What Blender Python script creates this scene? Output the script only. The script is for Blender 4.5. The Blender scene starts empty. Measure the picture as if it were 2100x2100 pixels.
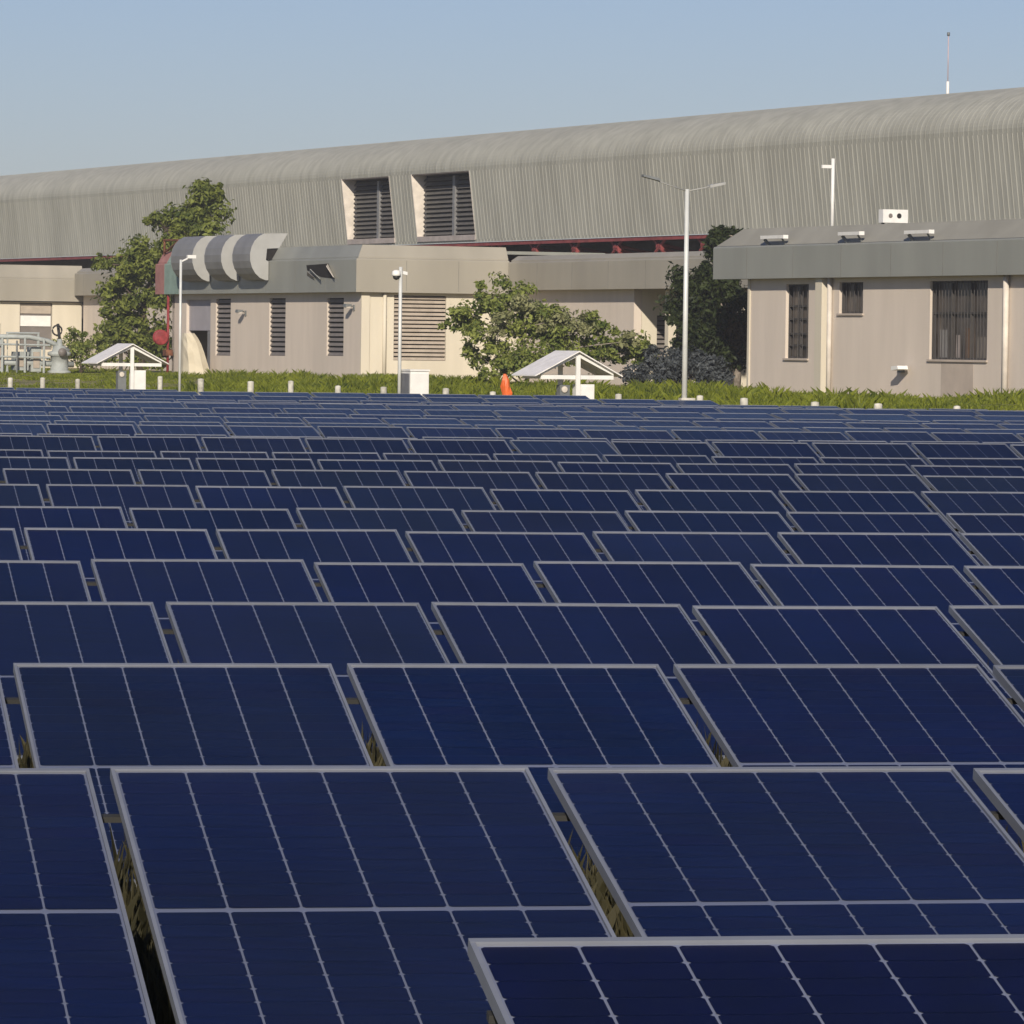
import bpy, math, random
from mathutils import Vector, Matrix, noise
rnd = random.Random(7)
sc = bpy.context.scene
C = sc.collection
R = math.radians

# ------------------------------------------------------------------ camera
CAM_H = 1.9
F_MM, PITCH, ROLL = 179.62, R(1.909), 0.01238
cp, sp, cr, sr = math.cos(PITCH), math.sin(PITCH), math.cos(ROLL), math.sin(ROLL)
right = Vector((cr, sr * sp, sr * cp)); up = Vector((-sr, cr * sp, cr * cp)); back = -Vector((0, cp, -sp))
cam_d = bpy.data.cameras.new('camera'); cam = bpy.data.objects.new('camera', cam_d); C.objects.link(cam)
m = Matrix((right, up, back)).transposed().to_4x4(); m.translation = Vector((0, 0, CAM_H)); cam.matrix_world = m
cam_d.lens = F_MM; cam_d.sensor_width = 36; cam_d.sensor_fit = 'HORIZONTAL'; cam_d.clip_start = 0.1; cam_d.clip_end = 9000
sc.camera = cam

# ------------------------------------------------------------------ sky, sun, exposure
SUN_EL, SUN_AZ = R(25), R(-94)           # azimuth as an angle in the XY plane, from +X
sun_to = Vector((math.cos(SUN_EL) * math.cos(SUN_AZ), math.cos(SUN_EL) * math.sin(SUN_AZ), math.sin(SUN_EL)))
world = bpy.data.worlds.new('World'); sc.world = world; world.use_nodes = True
nt = world.node_tree; nt.nodes.clear()
sky = nt.nodes.new('ShaderNodeTexSky'); sky.sky_type = 'NISHITA'; sky.sun_disc = False
sky.sun_elevation = SUN_EL; sky.sun_rotation = math.pi / 2 - SUN_AZ
sky.altitude = 300; sky.air_density = 1.0; sky.dust_density = 0.5; sky.ozone_density = 1.6
bg = nt.nodes.new('ShaderNodeBackground'); bg.inputs['Strength'].default_value = 0.056
wo = nt.nodes.new('ShaderNodeOutputWorld')
tint = nt.nodes.new('ShaderNodeMix'); tint.data_type = 'RGBA'; tint.blend_type = 'MULTIPLY'; tint.inputs[0].default_value = 1
tint.inputs[7].default_value = (.94, .99, 1.36, 1)
nt.links.new(sky.outputs[0], tint.inputs[6]); nt.links.new(tint.outputs[2], bg.inputs[0]); nt.links.new(bg.outputs[0], wo.inputs[0])
sl = bpy.data.lights.new('sun', 'SUN'); sl.energy = 4.7; sl.angle = R(0.9); sl.color = (1.0, 0.90, 0.76)
so = bpy.data.objects.new('sun', sl); C.objects.link(so)
so.rotation_euler = sun_to.to_track_quat('Z', 'Y').to_euler(); so.location = (0, -20, 40)
vs = sc.view_settings
vs.view_transform = 'Standard'; vs.look = 'None'; vs.gamma = 1; vs.use_curve_mapping = False; vs.exposure = 0.0
sc.cycles.max_bounces = 4; sc.cycles.diffuse_bounces = 2; sc.cycles.glossy_bounces = 2; sc.cycles.transmission_bounces = 2; sc.cycles.transparent_max_bounces = 8
sc.cycles.use_adaptive_sampling = True; sc.cycles.adaptive_threshold = .02; sc.cycles.caustics_reflective = False

# ------------------------------------------------------------------ mesh helpers
class MB:
    def __init__(s): s.v = []; s.f = []
    def add(s, vs_, fs):
        n = len(s.v); s.v += [tuple(p) for p in vs_]; s.f += [tuple(i + n for i in f) for f in fs]; return s
    def hexa(s, p):   # 8 points: bottom 4 then top 4
        return s.add(p, [(3, 2, 1, 0), (4, 5, 6, 7), (0, 1, 5, 4), (1, 2, 6, 5), (2, 3, 7, 6), (3, 0, 4, 7)])
    def box(s, x0, x1, y0, y1, z0, z1):
        return s.hexa([(x0, y0, z0), (x1, y0, z0), (x1, y1, z0), (x0, y1, z0), (x0, y0, z1), (x1, y0, z1), (x1, y1, z1), (x0, y1, z1)])
    def tube(s, pts, rad, n=8, caps=True):
        pts = [Vector(p) for p in pts]
        if not isinstance(rad, (list, tuple)): rad = [rad] * len(pts)
        rings = []
        for i, p in enumerate(pts):
            t = (pts[min(i + 1, len(pts) - 1)] - pts[max(i - 1, 0)]).normalized()
            a = Vector((0, 0, 1)) if abs(t.z) < .9 else Vector((1, 0, 0))
            a = (a - t * a.dot(t)).normalized(); b = t.cross(a)
            rings.append([p + (a * math.cos(k * 2 * math.pi / n) + b * math.sin(k * 2 * math.pi / n)) * rad[i] for k in range(n)])
        vv = [q for r_ in rings for q in r_]; ff = []
        for i in range(len(pts) - 1):
            for k in range(n):
                k2 = (k + 1) % n; ff.append((i * n + k, i * n + k2, (i + 1) * n + k2, (i + 1) * n + k))
        if caps: ff += [tuple(range(n))[::-1], tuple((len(pts) - 1) * n + k for k in range(n))]
        return s.add(vv, ff)
    def lathe(s, c, prof, n=14):   # prof: (radius, z)
        c = Vector(c); vv = []; ff = []
        for r_, z in prof: vv += [c + Vector((r_ * math.cos(k * 2 * math.pi / n), r_ * math.sin(k * 2 * math.pi / n), z)) for k in range(n)]
        for i in range(len(prof) - 1):
            for k in range(n):
                k2 = (k + 1) % n; ff.append((i * n + k, i * n + k2, (i + 1) * n + k2, (i + 1) * n + k))
        ff += [tuple(range(n))[::-1], tuple((len(prof) - 1) * n + k for k in range(n))]
        return s.add(vv, ff)
    def map(s, fn): s.v = [tuple(fn(*p)) for p in s.v]; return s
    def mesh(s, name, smooth=False):
        me = bpy.data.meshes.new(name); me.from_pydata(s.v, [], s.f); me.update()
        if smooth: me.polygons.foreach_set('use_smooth', [True] * len(me.polygons))
        return me

def link(name, me, mat=None, parent=None, loc=None):
    o = bpy.data.objects.new(name, me); C.objects.link(o)
    if mat and not me.materials: me.materials.append(mat)
    if parent: o.parent = parent
    if loc is not None: o.location = loc
    return o
def wpos(o):
    p = Vector(o.location)
    while o.parent: o = o.parent; p += Vector(o.location)
    return p
def part(name, mb, mat, parent, smooth=False, fix=True):     # mesh given in world coordinates, put under its (unrotated) parent
    b = wpos(parent)
    mb.v = [(x - b.x, y - b.y, z - b.z) for x, y, z in mb.v]
    me = mb.mesh(name, smooth)
    return link(name, me, mat, parent)
def tag(o, label=None, cat=None, group=None, kind=None):
    if label: o['label'] = label
    if cat: o['category'] = cat
    if group: o['group'] = group
    if kind: o['kind'] = kind
    return o
def thing(name, loc, label, cat, group=None):
    o = bpy.data.objects.new(name, None); C.objects.link(o); o.location = loc; o.empty_display_size = .2
    return tag(o, label, cat, group)
def solo(name, mb, mat, base, label, cat, group=None, smooth=False):
    mb.v = [(x - base[0], y - base[1], z - base[2]) for x, y, z in mb.v]
    return tag(link(name, mb.mesh(name, smooth), mat, None, base), label, cat, group)

# ------------------------------------------------------------------ material helpers
def mat(name, col, rough=.7, metal=0, var=.12, scale=3, var2=0, scale2=.3, col2=None, spec=.4, bump=0, bscale=40, stretch=None, rand=0):
    mt = bpy.data.materials.new(name); mt.use_nodes = True; n = mt.node_tree; N = n.nodes; L = n.links
    b = N['Principled BSDF']; b.inputs['Roughness'].default_value = rough; b.inputs['Metallic'].default_value = metal
    b.inputs['Specular IOR Level'].default_value = spec
    geo = N.new('ShaderNodeNewGeometry'); vec = geo.outputs['Position']
    if stretch:
        mp = N.new('ShaderNodeMapping'); mp.inputs['Scale'].default_value = stretch; L.new(vec, mp.inputs[0]); vec = mp.outputs[0]
    tx = N.new('ShaderNodeTexNoise'); tx.inputs['Scale'].default_value = scale; tx.inputs['Detail'].default_value = 6; L.new(vec, tx.inputs['Vector'])
    cr_ = N.new('ShaderNodeValToRGB'); e = cr_.color_ramp.elements
    c2 = col2 or tuple(c * (1 - var) for c in col)
    c1 = col if col2 else tuple(min(1, c * (1 + var)) for c in col)
    e[0].position = .35; e[1].position = .68; e[0].color = (*c2, 1); e[1].color = (*c1, 1)
    L.new(tx.outputs['Fac'], cr_.inputs[0]); out = cr_.outputs[0]
    if var2:
        t2 = N.new('ShaderNodeTexNoise'); t2.inputs['Scale'].default_value = scale2; t2.inputs['Detail'].default_value = 4; L.new(vec, t2.inputs['Vector'])
        mr = N.new('ShaderNodeMapRange'); mr.inputs[1].default_value = .35; mr.inputs[2].default_value = .65
        mr.inputs[3].default_value = 1 - var2; mr.inputs[4].default_value = 1 + var2; L.new(t2.outputs['Fac'], mr.inputs[0])
        mx = N.new('ShaderNodeVectorMath'); mx.operation = 'SCALE'; L.new(out, mx.inputs[0]); L.new(mr.outputs[0], mx.inputs['Scale']); out = mx.outputs[0]
    if rand:
        oi = N.new('ShaderNodeObjectInfo'); mr = N.new('ShaderNodeMapRange'); mr.inputs[3].default_value = 1 - rand; mr.inputs[4].default_value = 1 + rand
        L.new(oi.outputs['Random'], mr.inputs[0]); mx = N.new('ShaderNodeVectorMath'); mx.operation = 'SCALE'
        L.new(out, mx.inputs[0]); L.new(mr.outputs[0], mx.inputs['Scale']); out = mx.outputs[0]
    L.new(out, b.inputs['Base Color'])
    if bump:
        t3 = N.new('ShaderNodeTexNoise'); t3.inputs['Scale'].default_value = bscale; t3.inputs['Detail'].default_value = 5
        L.new(geo.outputs['Position'], t3.inputs['Vector'])
        bp = N.new('ShaderNodeBump'); bp.inputs['Strength'].default_value = bump; bp.inputs['Distance'].default_value = .02
        L.new(t3.outputs['Fac'], bp.inputs['Height']); L.new(bp.outputs[0], b.inputs['Normal'])
    return mt

def leaf_mat(name, dark, light, scale=1.2, trans=.38):
    mt = bpy.data.materials.new(name); mt.use_nodes = True; n = mt.node_tree; N = n.nodes; L = n.links; N.clear()
    geo = N.new('ShaderNodeNewGeometry'); t = N.new('ShaderNodeTexNoise'); t.inputs['Scale'].default_value = scale; t.inputs['Detail'].default_value = 3
    L.new(geo.outputs['Position'], t.inputs['Vector'])
    a = N.new('ShaderNodeMath'); a.operation = 'MULTIPLY_ADD'; L.new(geo.outputs['Random Per Island'], a.inputs[0]); a.inputs[1].default_value = .5
    s2 = N.new('ShaderNodeMath'); s2.operation = 'SUBTRACT'; L.new(t.outputs['Fac'], s2.inputs[0]); s2.inputs[1].default_value = .25; L.new(s2.outputs[0], a.inputs[2])
    r = N.new('ShaderNodeValToRGB'); r.color_ramp.elements[0].position = .12; r.color_ramp.elements[1].position = .72
    r.color_ramp.elements[0].color = (*dark, 1); r.color_ramp.elements[1].color = (*light, 1); L.new(a.outputs[0], r.inputs[0])
    d = N.new('ShaderNodeBsdfPrincipled'); d.inputs['Roughness'].default_value = .55; d.inputs['Specular IOR Level'].default_value = .3; L.new(r.outputs[0], d.inputs['Base Color'])
    tr = N.new('ShaderNodeBsdfTranslucent'); L.new(r.outputs[0], tr.inputs[0])
    mx = N.new('ShaderNodeMixShader'); mx.inputs[0].default_value = trans; L.new(d.outputs[0], mx.inputs[1]); L.new(tr.outputs[0], mx.inputs[2])
    o = N.new('ShaderNodeOutputMaterial'); L.new(mx.outputs[0], o.inputs[0])
    return mt

M = {}
M['cladding'] = mat('ribbed_cladding', (.385, .38, .325), .6, 0, .05, .25, .10, 2.2, spec=.25, stretch=(1, 1, .10))
M['roofband'] = mat('roof_band', (.30, .29, .25), .75, 0, .06, 1.0, .06, .4, spec=.15)
M['wall'] = mat('beige_render', (.64, .56, .475), .9, 0, .035, 2.2, .05, .3, bump=.15, bscale=25, stretch=(1, 1, .16))
M['cream'] = mat('cream_render', (.62, .565, .45), .9, 0, .035, 2.2, .05, .5, bump=.15, bscale=25, stretch=(1, 1, .16))
M['fascia'] = mat('fascia_metal', (.27, .275, .245), .5, 0, .06, .8, .08, .3, stretch=(1, 1, .3))
M['fascia_warm'] = mat('fascia_metal_warm', (.33, .305, .25), .5, 0, .06, .8, .08, .3, stretch=(1, 1, .3))
M['fascia_green'] = mat('green_panel', (.24, .33, .28), .6)
M['fascia_pink'] = mat('faded_red_panel', (.36, .17, .15), .7)
M['soffit'] = mat('soffit', (.17, .145, .13), .8)
M['dark'] = mat('dark_interior', (.025, .023, .021), .9, spec=.1)
M['slat'] = mat('louvre_slat', (.18, .16, .145), .55, 0, .1, 3)
M['slat_pale'] = mat('louvre_slat_pale', (.42, .36, .29), .6, 0, .1, 3)
M['slat_dark'] = mat('louvre_slat_dark', (.12, .112, .10), .6, 0, .12, 3)
M['frame_grey'] = mat('window_frame_grey', (.20, .20, .20), .5)
M['jamb'] = mat('jamb_white', (.66, .60, .52), .7)
M['sill'] = mat('sill_pink', (.40, .35, .32), .7)
M['red'] = mat('red_oxide_steel', (.23, .05, .048), .6, 0, .25, 2)
M['redbright'] = mat('red_paint', (.26, .035, .038), .6, 0, .3, 5)
M['rust'] = mat('rusty_steel', (.16, .06, .03), .8, 0, .4, 5)
M['white'] = mat('white_paint', (.78, .77, .73), .5, 0, .05, 4)
M['whiteroof'] = mat('white_sheet_roof', (.84, .81, .77), .5, 0, .08, 6)
M['pole'] = mat('galvanised_pole', (.62, .63, .60), .45, .1, .06, 4)
M['cabinet_shade'] = mat('cabinet_shade', (.15, .155, .17), .5)  # shade on the white cabinet's side, put into a darker colour
M['arm'] = mat('arm_grey', (.36, .36, .34), .5)
M['joint'] = mat('panel_joint', (.20, .195, .17), .7)
M['black'] = mat('black_plastic', (.02, .02, .02), .5)
M['luminaire'] = mat('luminaire_grey', (.16, .17, .17), .5)
M['concrete'] = mat('white_concrete', (.52, .50, .43), .85, 0, .22, 9, rand=.12)
M['hood'] = mat('hood_sheet_grey', (.21, .21, .21), .55, 0, .08, 1.5, .08, .5, spec=.5)
M['hood_end_lit'] = mat('hood_end_lit_sheet', (.38, .38, .36), .5, 0, .05, 2)  # lighter than the shell: sunlight on the end faces put into the colour
M['tarp'] = mat('cream_tarpaulin', (.60, .54, .41), .75, 0, .08, 2, bump=.3, bscale=4)
M['shutter'] = mat('roller_shutter', (.36, .34, .36), .6, 0, .06, 2)
M['equip'] = mat('pale_machine_paint', (.36, .385, .365), .6, 0, .12, 4)
M['orange'] = mat('orange_plastic', (.72, .14, .03), .5)
M['stain'] = mat('stained_render', (.47, .40, .335), .9, 0, .08, 1.5)
M['alu'] = mat('aluminium_frame', (.235, .25, .285), .5, .25, .06, 8, rand=.1, spec=.5)
M['steel'] = mat('rack_steel', (.05, .05, .048), .6, .3, .1, 6)
M['backsheet'] = mat('white_backsheet', (.20, .225, .32), .6, 0, .05, 8)
M['bark'] = mat('bark', (.10, .075, .055), .95, 0, .3, 8, bump=.6, bscale=20)
M['bark_pale'] = mat('pale_bark', (.28, .24, .20), .95, 0, .3, 8, bump=.5, bscale=20)
M['antenna'] = mat('mast_paint', (.55, .42, .42), .5)
M['leaf_a'] = leaf_mat('tree_leaves', (.042, .070, .012), (.26, .295, .06))
M['leaf_b'] = leaf_mat('dark_tree_leaves', (.012, .022, .008), (.055, .075, .020))
M['leaf_brown'] = leaf_mat('browning_leaves', (.05, .03, .012), (.14, .085, .03))
M['leaf_c'] = leaf_mat('shrub_leaves', (.058, .10, .016), (.33, .37, .09))
M['leaf_pale'] = leaf_mat('pale_shrub_leaves', (.16, .18, .07), (.40, .40, .20))
M['leaf_grey'] = leaf_mat('grey_shrub_leaves', (.030, .036, .038), (.080, .090, .095), trans=.1)
M['grass'] = leaf_mat('weed_blades', (.048, .080, .008), (.27, .305, .03), scale=.35)

def cell_material():
    mt = bpy.data.materials.new('solar_cell'); mt.use_nodes = True; n = mt.node_tree; N = n.nodes; L = n.links
    b = N['Principled BSDF']; b.inputs['Roughness'].default_value = .45; b.inputs['Specular IOR Level'].default_value = .15
    oi = N.new('ShaderNodeObjectInfo')
    r = N.new('ShaderNodeValToRGB'); e = r.color_ramp.elements
    e[0].color = (.0045, .0072, .040, 1); e[1].color = (.0070, .0064, .038, 1)
    el = e.new(.35); el.color = (.0048, .0086, .043, 1); el = e.new(.7); el.color = (.0058, .0076, .037, 1)
    L.new(oi.outputs['Random'], r.inputs[0])
    tc = N.new('ShaderNodeNewGeometry'); mp = N.new('ShaderNodeMapping'); mp.inputs['Scale'].default_value = (1.2, 60, 60)
    mp.inputs['Rotation'].default_value = (0, 0, -R(9.5728)); L.new(tc.outputs['Position'], mp.inputs[0])
    t = N.new('ShaderNodeTexNoise'); t.inputs['Scale'].default_value = 1.0; t.inputs['Detail'].default_value = 4; L.new(mp.outputs[0], t.inputs['Vector'])
    t2 = N.new('ShaderNodeTexNoise'); t2.inputs['Scale'].default_value = 1.3; L.new(tc.outputs['Position'], t2.inputs['Vector'])
    ad = N.new('ShaderNodeMath'); ad.operation = 'ADD'; L.new(t.outputs['Fac'], ad.inputs[0]); L.new(t2.outputs['Fac'], ad.inputs[1])
    mr = N.new('ShaderNodeMapRange'); mr.inputs[1].default_value = .6; mr.inputs[2].default_value = 1.4; mr.inputs[3].default_value = .55; mr.inputs[4].default_value = 1.5
    L.new(ad.outputs[0], mr.inputs[0]); mx = N.new('ShaderNodeVectorMath'); mx.operation = 'SCALE'
    pm = N.new('ShaderNodeVectorMath'); pm.operation = 'MULTIPLY'; L.new(r.outputs[0], pm.inputs[0]); L.new(oi.outputs['Color'], pm.inputs[1])
    L.new(pm.outputs[0], mx.inputs[0]); L.new(mr.outputs[0], mx.inputs['Scale']); L.new(mx.outputs[0], b.inputs['Base Color'])
    return mt
def glass_material(GLASS_K):
    # anti-reflective module glass with a faint film of dust
    mt = bpy.data.materials.new('module_glass'); mt.use_nodes = True; n = mt.node_tree; N = n.nodes; L = n.links; N.clear()
    fr = N.new('ShaderNodeFresnel'); fr.inputs['IOR'].default_value = 1.38
    k = N.new('ShaderNodeMath'); k.operation = 'MULTIPLY'; k.inputs[1].default_value = GLASS_K; L.new(fr.outputs[0], k.inputs[0])
    oi = N.new('ShaderNodeObjectInfo'); kv = N.new('ShaderNodeMapRange'); kv.inputs[3].default_value = GLASS_K * .8; kv.inputs[4].default_value = GLASS_K * 1.2; L.new(oi.outputs['Random'], kv.inputs[0]); L.new(kv.outputs[0], k.inputs[1])
    tr = N.new('ShaderNodeBsdfTransparent'); gl = N.new('ShaderNodeBsdfGlossy'); gl.inputs['Roughness'].default_value = .12
    m1 = N.new('ShaderNodeMixShader'); L.new(k.outputs[0], m1.inputs[0]); L.new(tr.outputs[0], m1.inputs[1]); L.new(gl.outputs[0], m1.inputs[2])
    geo = N.new('ShaderNodeNewGeometry'); t = N.new('ShaderNodeTexNoise'); t.inputs['Scale'].default_value = 1.6; t.inputs['Detail'].default_value = 6; L.new(geo.outputs['Position'], t.inputs['Vector'])
    ad = N.new('ShaderNodeMath'); ad.operation = 'MULTIPLY'; L.new(t.outputs['Fac'], ad.inputs[0]); L.new(oi.outputs['Random'], ad.inputs[1])
    mr = N.new('ShaderNodeMapRange'); mr.inputs[1].default_value = .1; mr.inputs[2].default_value = .5; mr.inputs[3].default_value = .002; mr.inputs[4].default_value = .018
    L.new(ad.outputs[0], mr.inputs[0])
    du = N.new('ShaderNodeBsdfDiffuse'); du.inputs[0].default_value = (.24, .29, .36, 1)
    m2 = N.new('ShaderNodeMixShader'); L.new(mr.outputs[0], m2.inputs[0]); L.new(m1.outputs[0], m2.inputs[1]); L.new(du.outputs[0], m2.inputs[2])
    o = N.new('ShaderNodeOutputMaterial'); L.new(m2.outputs[0], o.inputs[0])
    return mt
GLASS_K = .24
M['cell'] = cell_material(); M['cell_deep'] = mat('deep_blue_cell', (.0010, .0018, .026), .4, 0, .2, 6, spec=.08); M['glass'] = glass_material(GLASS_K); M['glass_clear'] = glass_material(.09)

# ------------------------------------------------------------------ the building grid: s = metres in front-to-back, u = metres along the hall, z above camera level
PHI = R(22.55)
IX, IY = math.cos(PHI), math.sin(PHI)
def W(s, u, z): return Vector((IX * s - IY * u, IY * s + IX * u, z + CAM_H))
GZ = -1.5                                  # ground at the buildings
def smooth01(t): t = max(0, min(1, t)); return t * t * (3 - 2 * t)
def ground_z(x, y):
    s = IX * x + IY * y
    return .4 * smooth01((s - 48) / 10)
def BB(s0, s1, u0, u1, z0, z1):            # a box in building axes
    return MB().box(s0, s1, u0, u1, z0, z1).map(W)
def extr(prof, u0, u1):                    # closed (s,z) outline extruded along u
    n = len(prof); mb = MB()
    mb.add([(s, u0, z) for s, z in prof] + [(s, u1, z) for s, z in prof],
           [tuple(range(n)), tuple(range(n, 2 * n))[::-1]] + [(i, i + n, (i + 1) % n + n, (i + 1) % n) for i in range(n)])
    return mb.map(W)
def extr_s(prof, s0, s1):                  # closed (u,z) outline extruded along s
    n = len(prof); mb = MB()
    mb.add([(s0, u, z) for u, z in prof] + [(s1, u, z) for u, z in prof],
           [tuple(range(n)), tuple(range(n, 2 * n))[::-1]] + [(i, i + n, (i + 1) % n + n, (i + 1) % n) for i in range(n)])
    return mb.map(W)

# ------------------------------------------------------------------ ground
def build_ground():
    mb = MB(); xs = [-3000, -600, -200] + [-80 + 4 * i for i in range(41)] + [200, 600, 3000]
    ys = [-600, -100, -20] + [4 * i for i in range(76)] + [400, 800, 2500, 6000]
    for y in ys:
        for x in xs:
            z = ground_z(x, y)
            if 5 < y < 110: z += .04 * noise.noise(Vector((x * .3, y * .3, 0)))
            mb.v.append((x, y, z))
    nx = len(xs)
    for j in range(len(ys) - 1):
        for i in range(nx - 1): mb.f.append((j * nx + i, j * nx + i + 1, (j + 1) * nx + i + 1, (j + 1) * nx + i))
    g = mat('dry_ground', (.30, .25, .13), 1, 0, .3, .35, .25, 6, col2=(.16, .15, .055), bump=.6, bscale=12)
    tag(link('ground', mb.mesh('ground', True), g), kind='structure')
build_ground()

# ------------------------------------------------------------------ the hall: outward-leaning ribbed cladding that rolls over into the roof
hall = thing('factory_hall', W(90, 200, GZ), 'long grey ribbed-metal hall with outward-leaning wall and rounded roof edge behind the annexes', 'building')
LEAN = .12; E0 = 4.02
def hs(z): return 78 - LEAN * (z - E0)
prof_low = [(hs(4.12), 4.12), (hs(5.2), 5.2), (hs(6.2), 6.2), (hs(6.9), 6.9)]
prof_up = [(hs(6.9), 6.9)]
s0_, z0_ = hs(7.05), 7.05
for k in range(0, 19):
    a = k / 18 * R(84); prof_up.append((s0_ + 3.0 * (1 - math.cos(a)), z0_ + 1.56 * math.sin(a)))
prof_up += [(86, 8.72), (96, 8.9), (110, 8.6)]
prof_edge = [(78.0, E0), (hs(4.12), 4.12)]
def rib_us(u0, u1):
    out = []; p = .34; n = max(1, round((u1 - u0) / p)); p = (u1 - u0) / n
    for i in range(n):
        b = u0 + i * p
        out += [(b, 0), (b + p * .70, 0), (b + p * .78, .014), (b + p * .92, .014)]
    out.append((u1, 0)); return out
def clad(prof, u0, u1, k=1):
    us = [(u, h * k) for u, h in rib_us(u0, u1)]; mb = MB(); n = len(prof); nor = []
    for i in range(n):
        a = prof[max(i - 1, 0)]; b = prof[min(i + 1, n - 1)]; d = Vector((b[0] - a[0], b[1] - a[1])).normalized(); nor.append((-d.y, d.x))
    for u, h in us:
        for (s, z), (ns, nz) in zip(prof, nor): mb.v.append(W(s + ns * h, u, z + nz * h))
    for i in range(len(us) - 1):
        for j in range(n - 1): mb.f.append((i * n + j, i * n + j + 1, (i + 1) * n + j + 1, (i + 1) * n + j))
    return mb
HU0, HU1 = 100, 330
DORM = [(191.95, 198.4), (200.95, 206.62)]
o = part('roof_cladding', clad(prof_up, HU0, HU1, .5), M['cladding'], hall)
for a, b in ((HU0, DORM[0][0]), (DORM[0][1], DORM[1][0]), (DORM[1][1], HU1)):
    part('wall_cladding', clad(prof_low, a, b), M['cladding'], hall)
part('bottom_edge', clad(prof_edge, HU0, HU1), M['cladding'], hall)
part('eave_beam', BB(78.05, 78.3, HU0, HU1, 3.86, 4.0), M['red'], hall)
part('soffit', BB(78.32, 80.4, HU0, HU1, 3.90, 3.98), M['soffit'], hall)
part('lower_wall', BB(80.2, 80.5, HU0, HU1, GZ, 3.89), M['soffit'], hall)
part('end_wall', BB(80.5, 110, HU0, HU0 + .3, GZ, 7.5), M['cladding'], hall)
for i in range(24):                       # red brackets under the eave, four metres apart
    u = 150.4 + 4.0 * i
    mb = MB()
    for a, b, r_ in (((78.2, 3.72), (79.9, 3.4), .07), ((78.4, 3.55), (80.1, 3.05), .08), ((78.2, 3.72), (78.7, 3.2), .07), ((78.7, 3.2), (79.9, 3.4), .06)):
        mb.tube([W(a[0], u, a[1]), W(b[0], u, b[1])], r_, 6)
    mb.tube([W(78.3, u - .22, 3.62), W(78.3, u + .22, 3.62)], .12, 8)
    for a, b in ((-.55, .35), (.55, -.35)): mb.tube([W(78.25, u + a, 3.9), W(78.25, u + b, 3.42)], .06, 6)
    part('eave_bracket', mb, M['red'], hall)
for a, b in DORM:
    sp_ = 78.22
    d = part('louvred_window', BB(sp_ + .12, sp_ + .2, a, b, 4.2, 6.9), M['dark'], hall)
    tri = [(sp_ + .1, 4.12), (hs(4.12) - .02, 4.12), (hs(6.9) - .02, 6.9), (sp_ + .1, 6.9)]
    part('jamb', extr(tri, b - .03, b + .03), M['jamb'], d)
    part('jamb', extr(tri, a - .03, a + .03), M['jamb'], d)
    part('head', BB(hs(6.9) + .01, sp_ + .12, a + .03, b - .03, 6.86, 6.9), M['soffit'], d)
    part('sill', BB(hs(4.1) - .06, sp_ + .12, a + .035, b - .035, 4.10, 4.32), M['sill'], d)
    mid = a + (b - a) * .45
    part('mullion', BB(sp_ - .08, sp_ + .1, mid - .12, mid + .12, 4.33, 6.78), M['frame_grey'], d)
    for e0, e1 in ((a + .05, mid - .13), (mid + .13, b - .05)):
        for k in range(13):
            z = 4.38 + k * .187
            p = [(sp_ - .03, z), (sp_ - .018, z - .005), (sp_ + .10, z + .135), (sp_ + .085, z + .14)]
            part('slat', extr(p, e0, e1), M['slat_dark'], d)

# ------------------------------------------------------------------ annexes
OVER = .35
def louvre(parent, u0, u1, s, z0, z1, n, mt, name='louvred_window'):
    d = part(name, BB(s + .10, s + .14, u0, u1, z0, z1), M['dark'], parent)
    h = (z1 - z0) / n
    for k in range(n):
        z = z0 + k * h
        part('slat', extr([(s + .005, z + .02), (s + .02, z + .01), (s + .095, z + h * .74), (s + .08, z + h * .76)], u0 + .01, u1 - .01), mt, d)
    return d
def wall_with_holes(s0, s1, u0, u1, z0, z1, holes):
    """front wall (normal -s) with rectangular openings (u0,u1,z0,z1), holes sorted by u and apart"""
    mb = MB(); cur = u0
    for a, b, c, d in sorted(holes):
        if a > cur: mb.box(s0, s1, cur, a, z0, z1)
        if c > z0: mb.box(s0, s1, a, b, z0, c)
        if d < z1: mb.box(s0, s1, a, b, d, z1)
        cur = b
    if cur < u1: mb.box(s0, s1, cur, u1, z0, z1)
    return mb.map(W)
def fascia_prof(s, zb, zt, pt):            # fascia face, a groove and the canted band above it
    return [(s, zb), (s + .55, zb), (s + .9, pt - .1), (s + .55, pt), (s + .38, pt), (s + .12, zt + .05), (s + .12, zt), (s + .02, zt - .02), (s, zt - .06)]

# --- middle annexe ("bay") : front plane s = 67.5, right end at u = 177.95, left end at u = 201.4
SB = 67.5; SC = 73.6
bay = thing('annexe', W(70.5, 190, GZ), 'beige annexe with three narrow louvred windows and curved grey hoods on its fascia', 'building')
UA0, UA1 = 177.95, 201.4
wl0, wl1 = UA0 + .35, UA1 - 1.2
holesA = [(192.95, 194.75, -.70, 1.58), (186.55, 188.4, -.66, 1.58), (180.15, 181.95, -.62, 1.57), (195.4, 198.4, GZ - .3, 1.55)]
part('front_wall', wall_with_holes(SB + OVER, SB + OVER + .3, wl0, wl1, GZ - .3, 1.85, holesA), M['wall'], bay)
for a, b, c, d in holesA[:3]: louvre(bay, a, b, SB + OVER + .03, c, d, 12, M['slat'])
part('door_shutter', BB(SB + OVER + .12, SB + OVER + .2, 195.4, 198.4, .30, 1.55), M['shutter'], bay)
part('doorway', BB(SB + OVER + 2.2, SB + OVER + 2.25, 194, 199, GZ - .3, .4), M['dark'], bay)
part('door_leaf', BB(SB + OVER + .05, SB + OVER + .11, 195.42, 195.9, GZ, .28), M['frame_grey'], bay)
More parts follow.
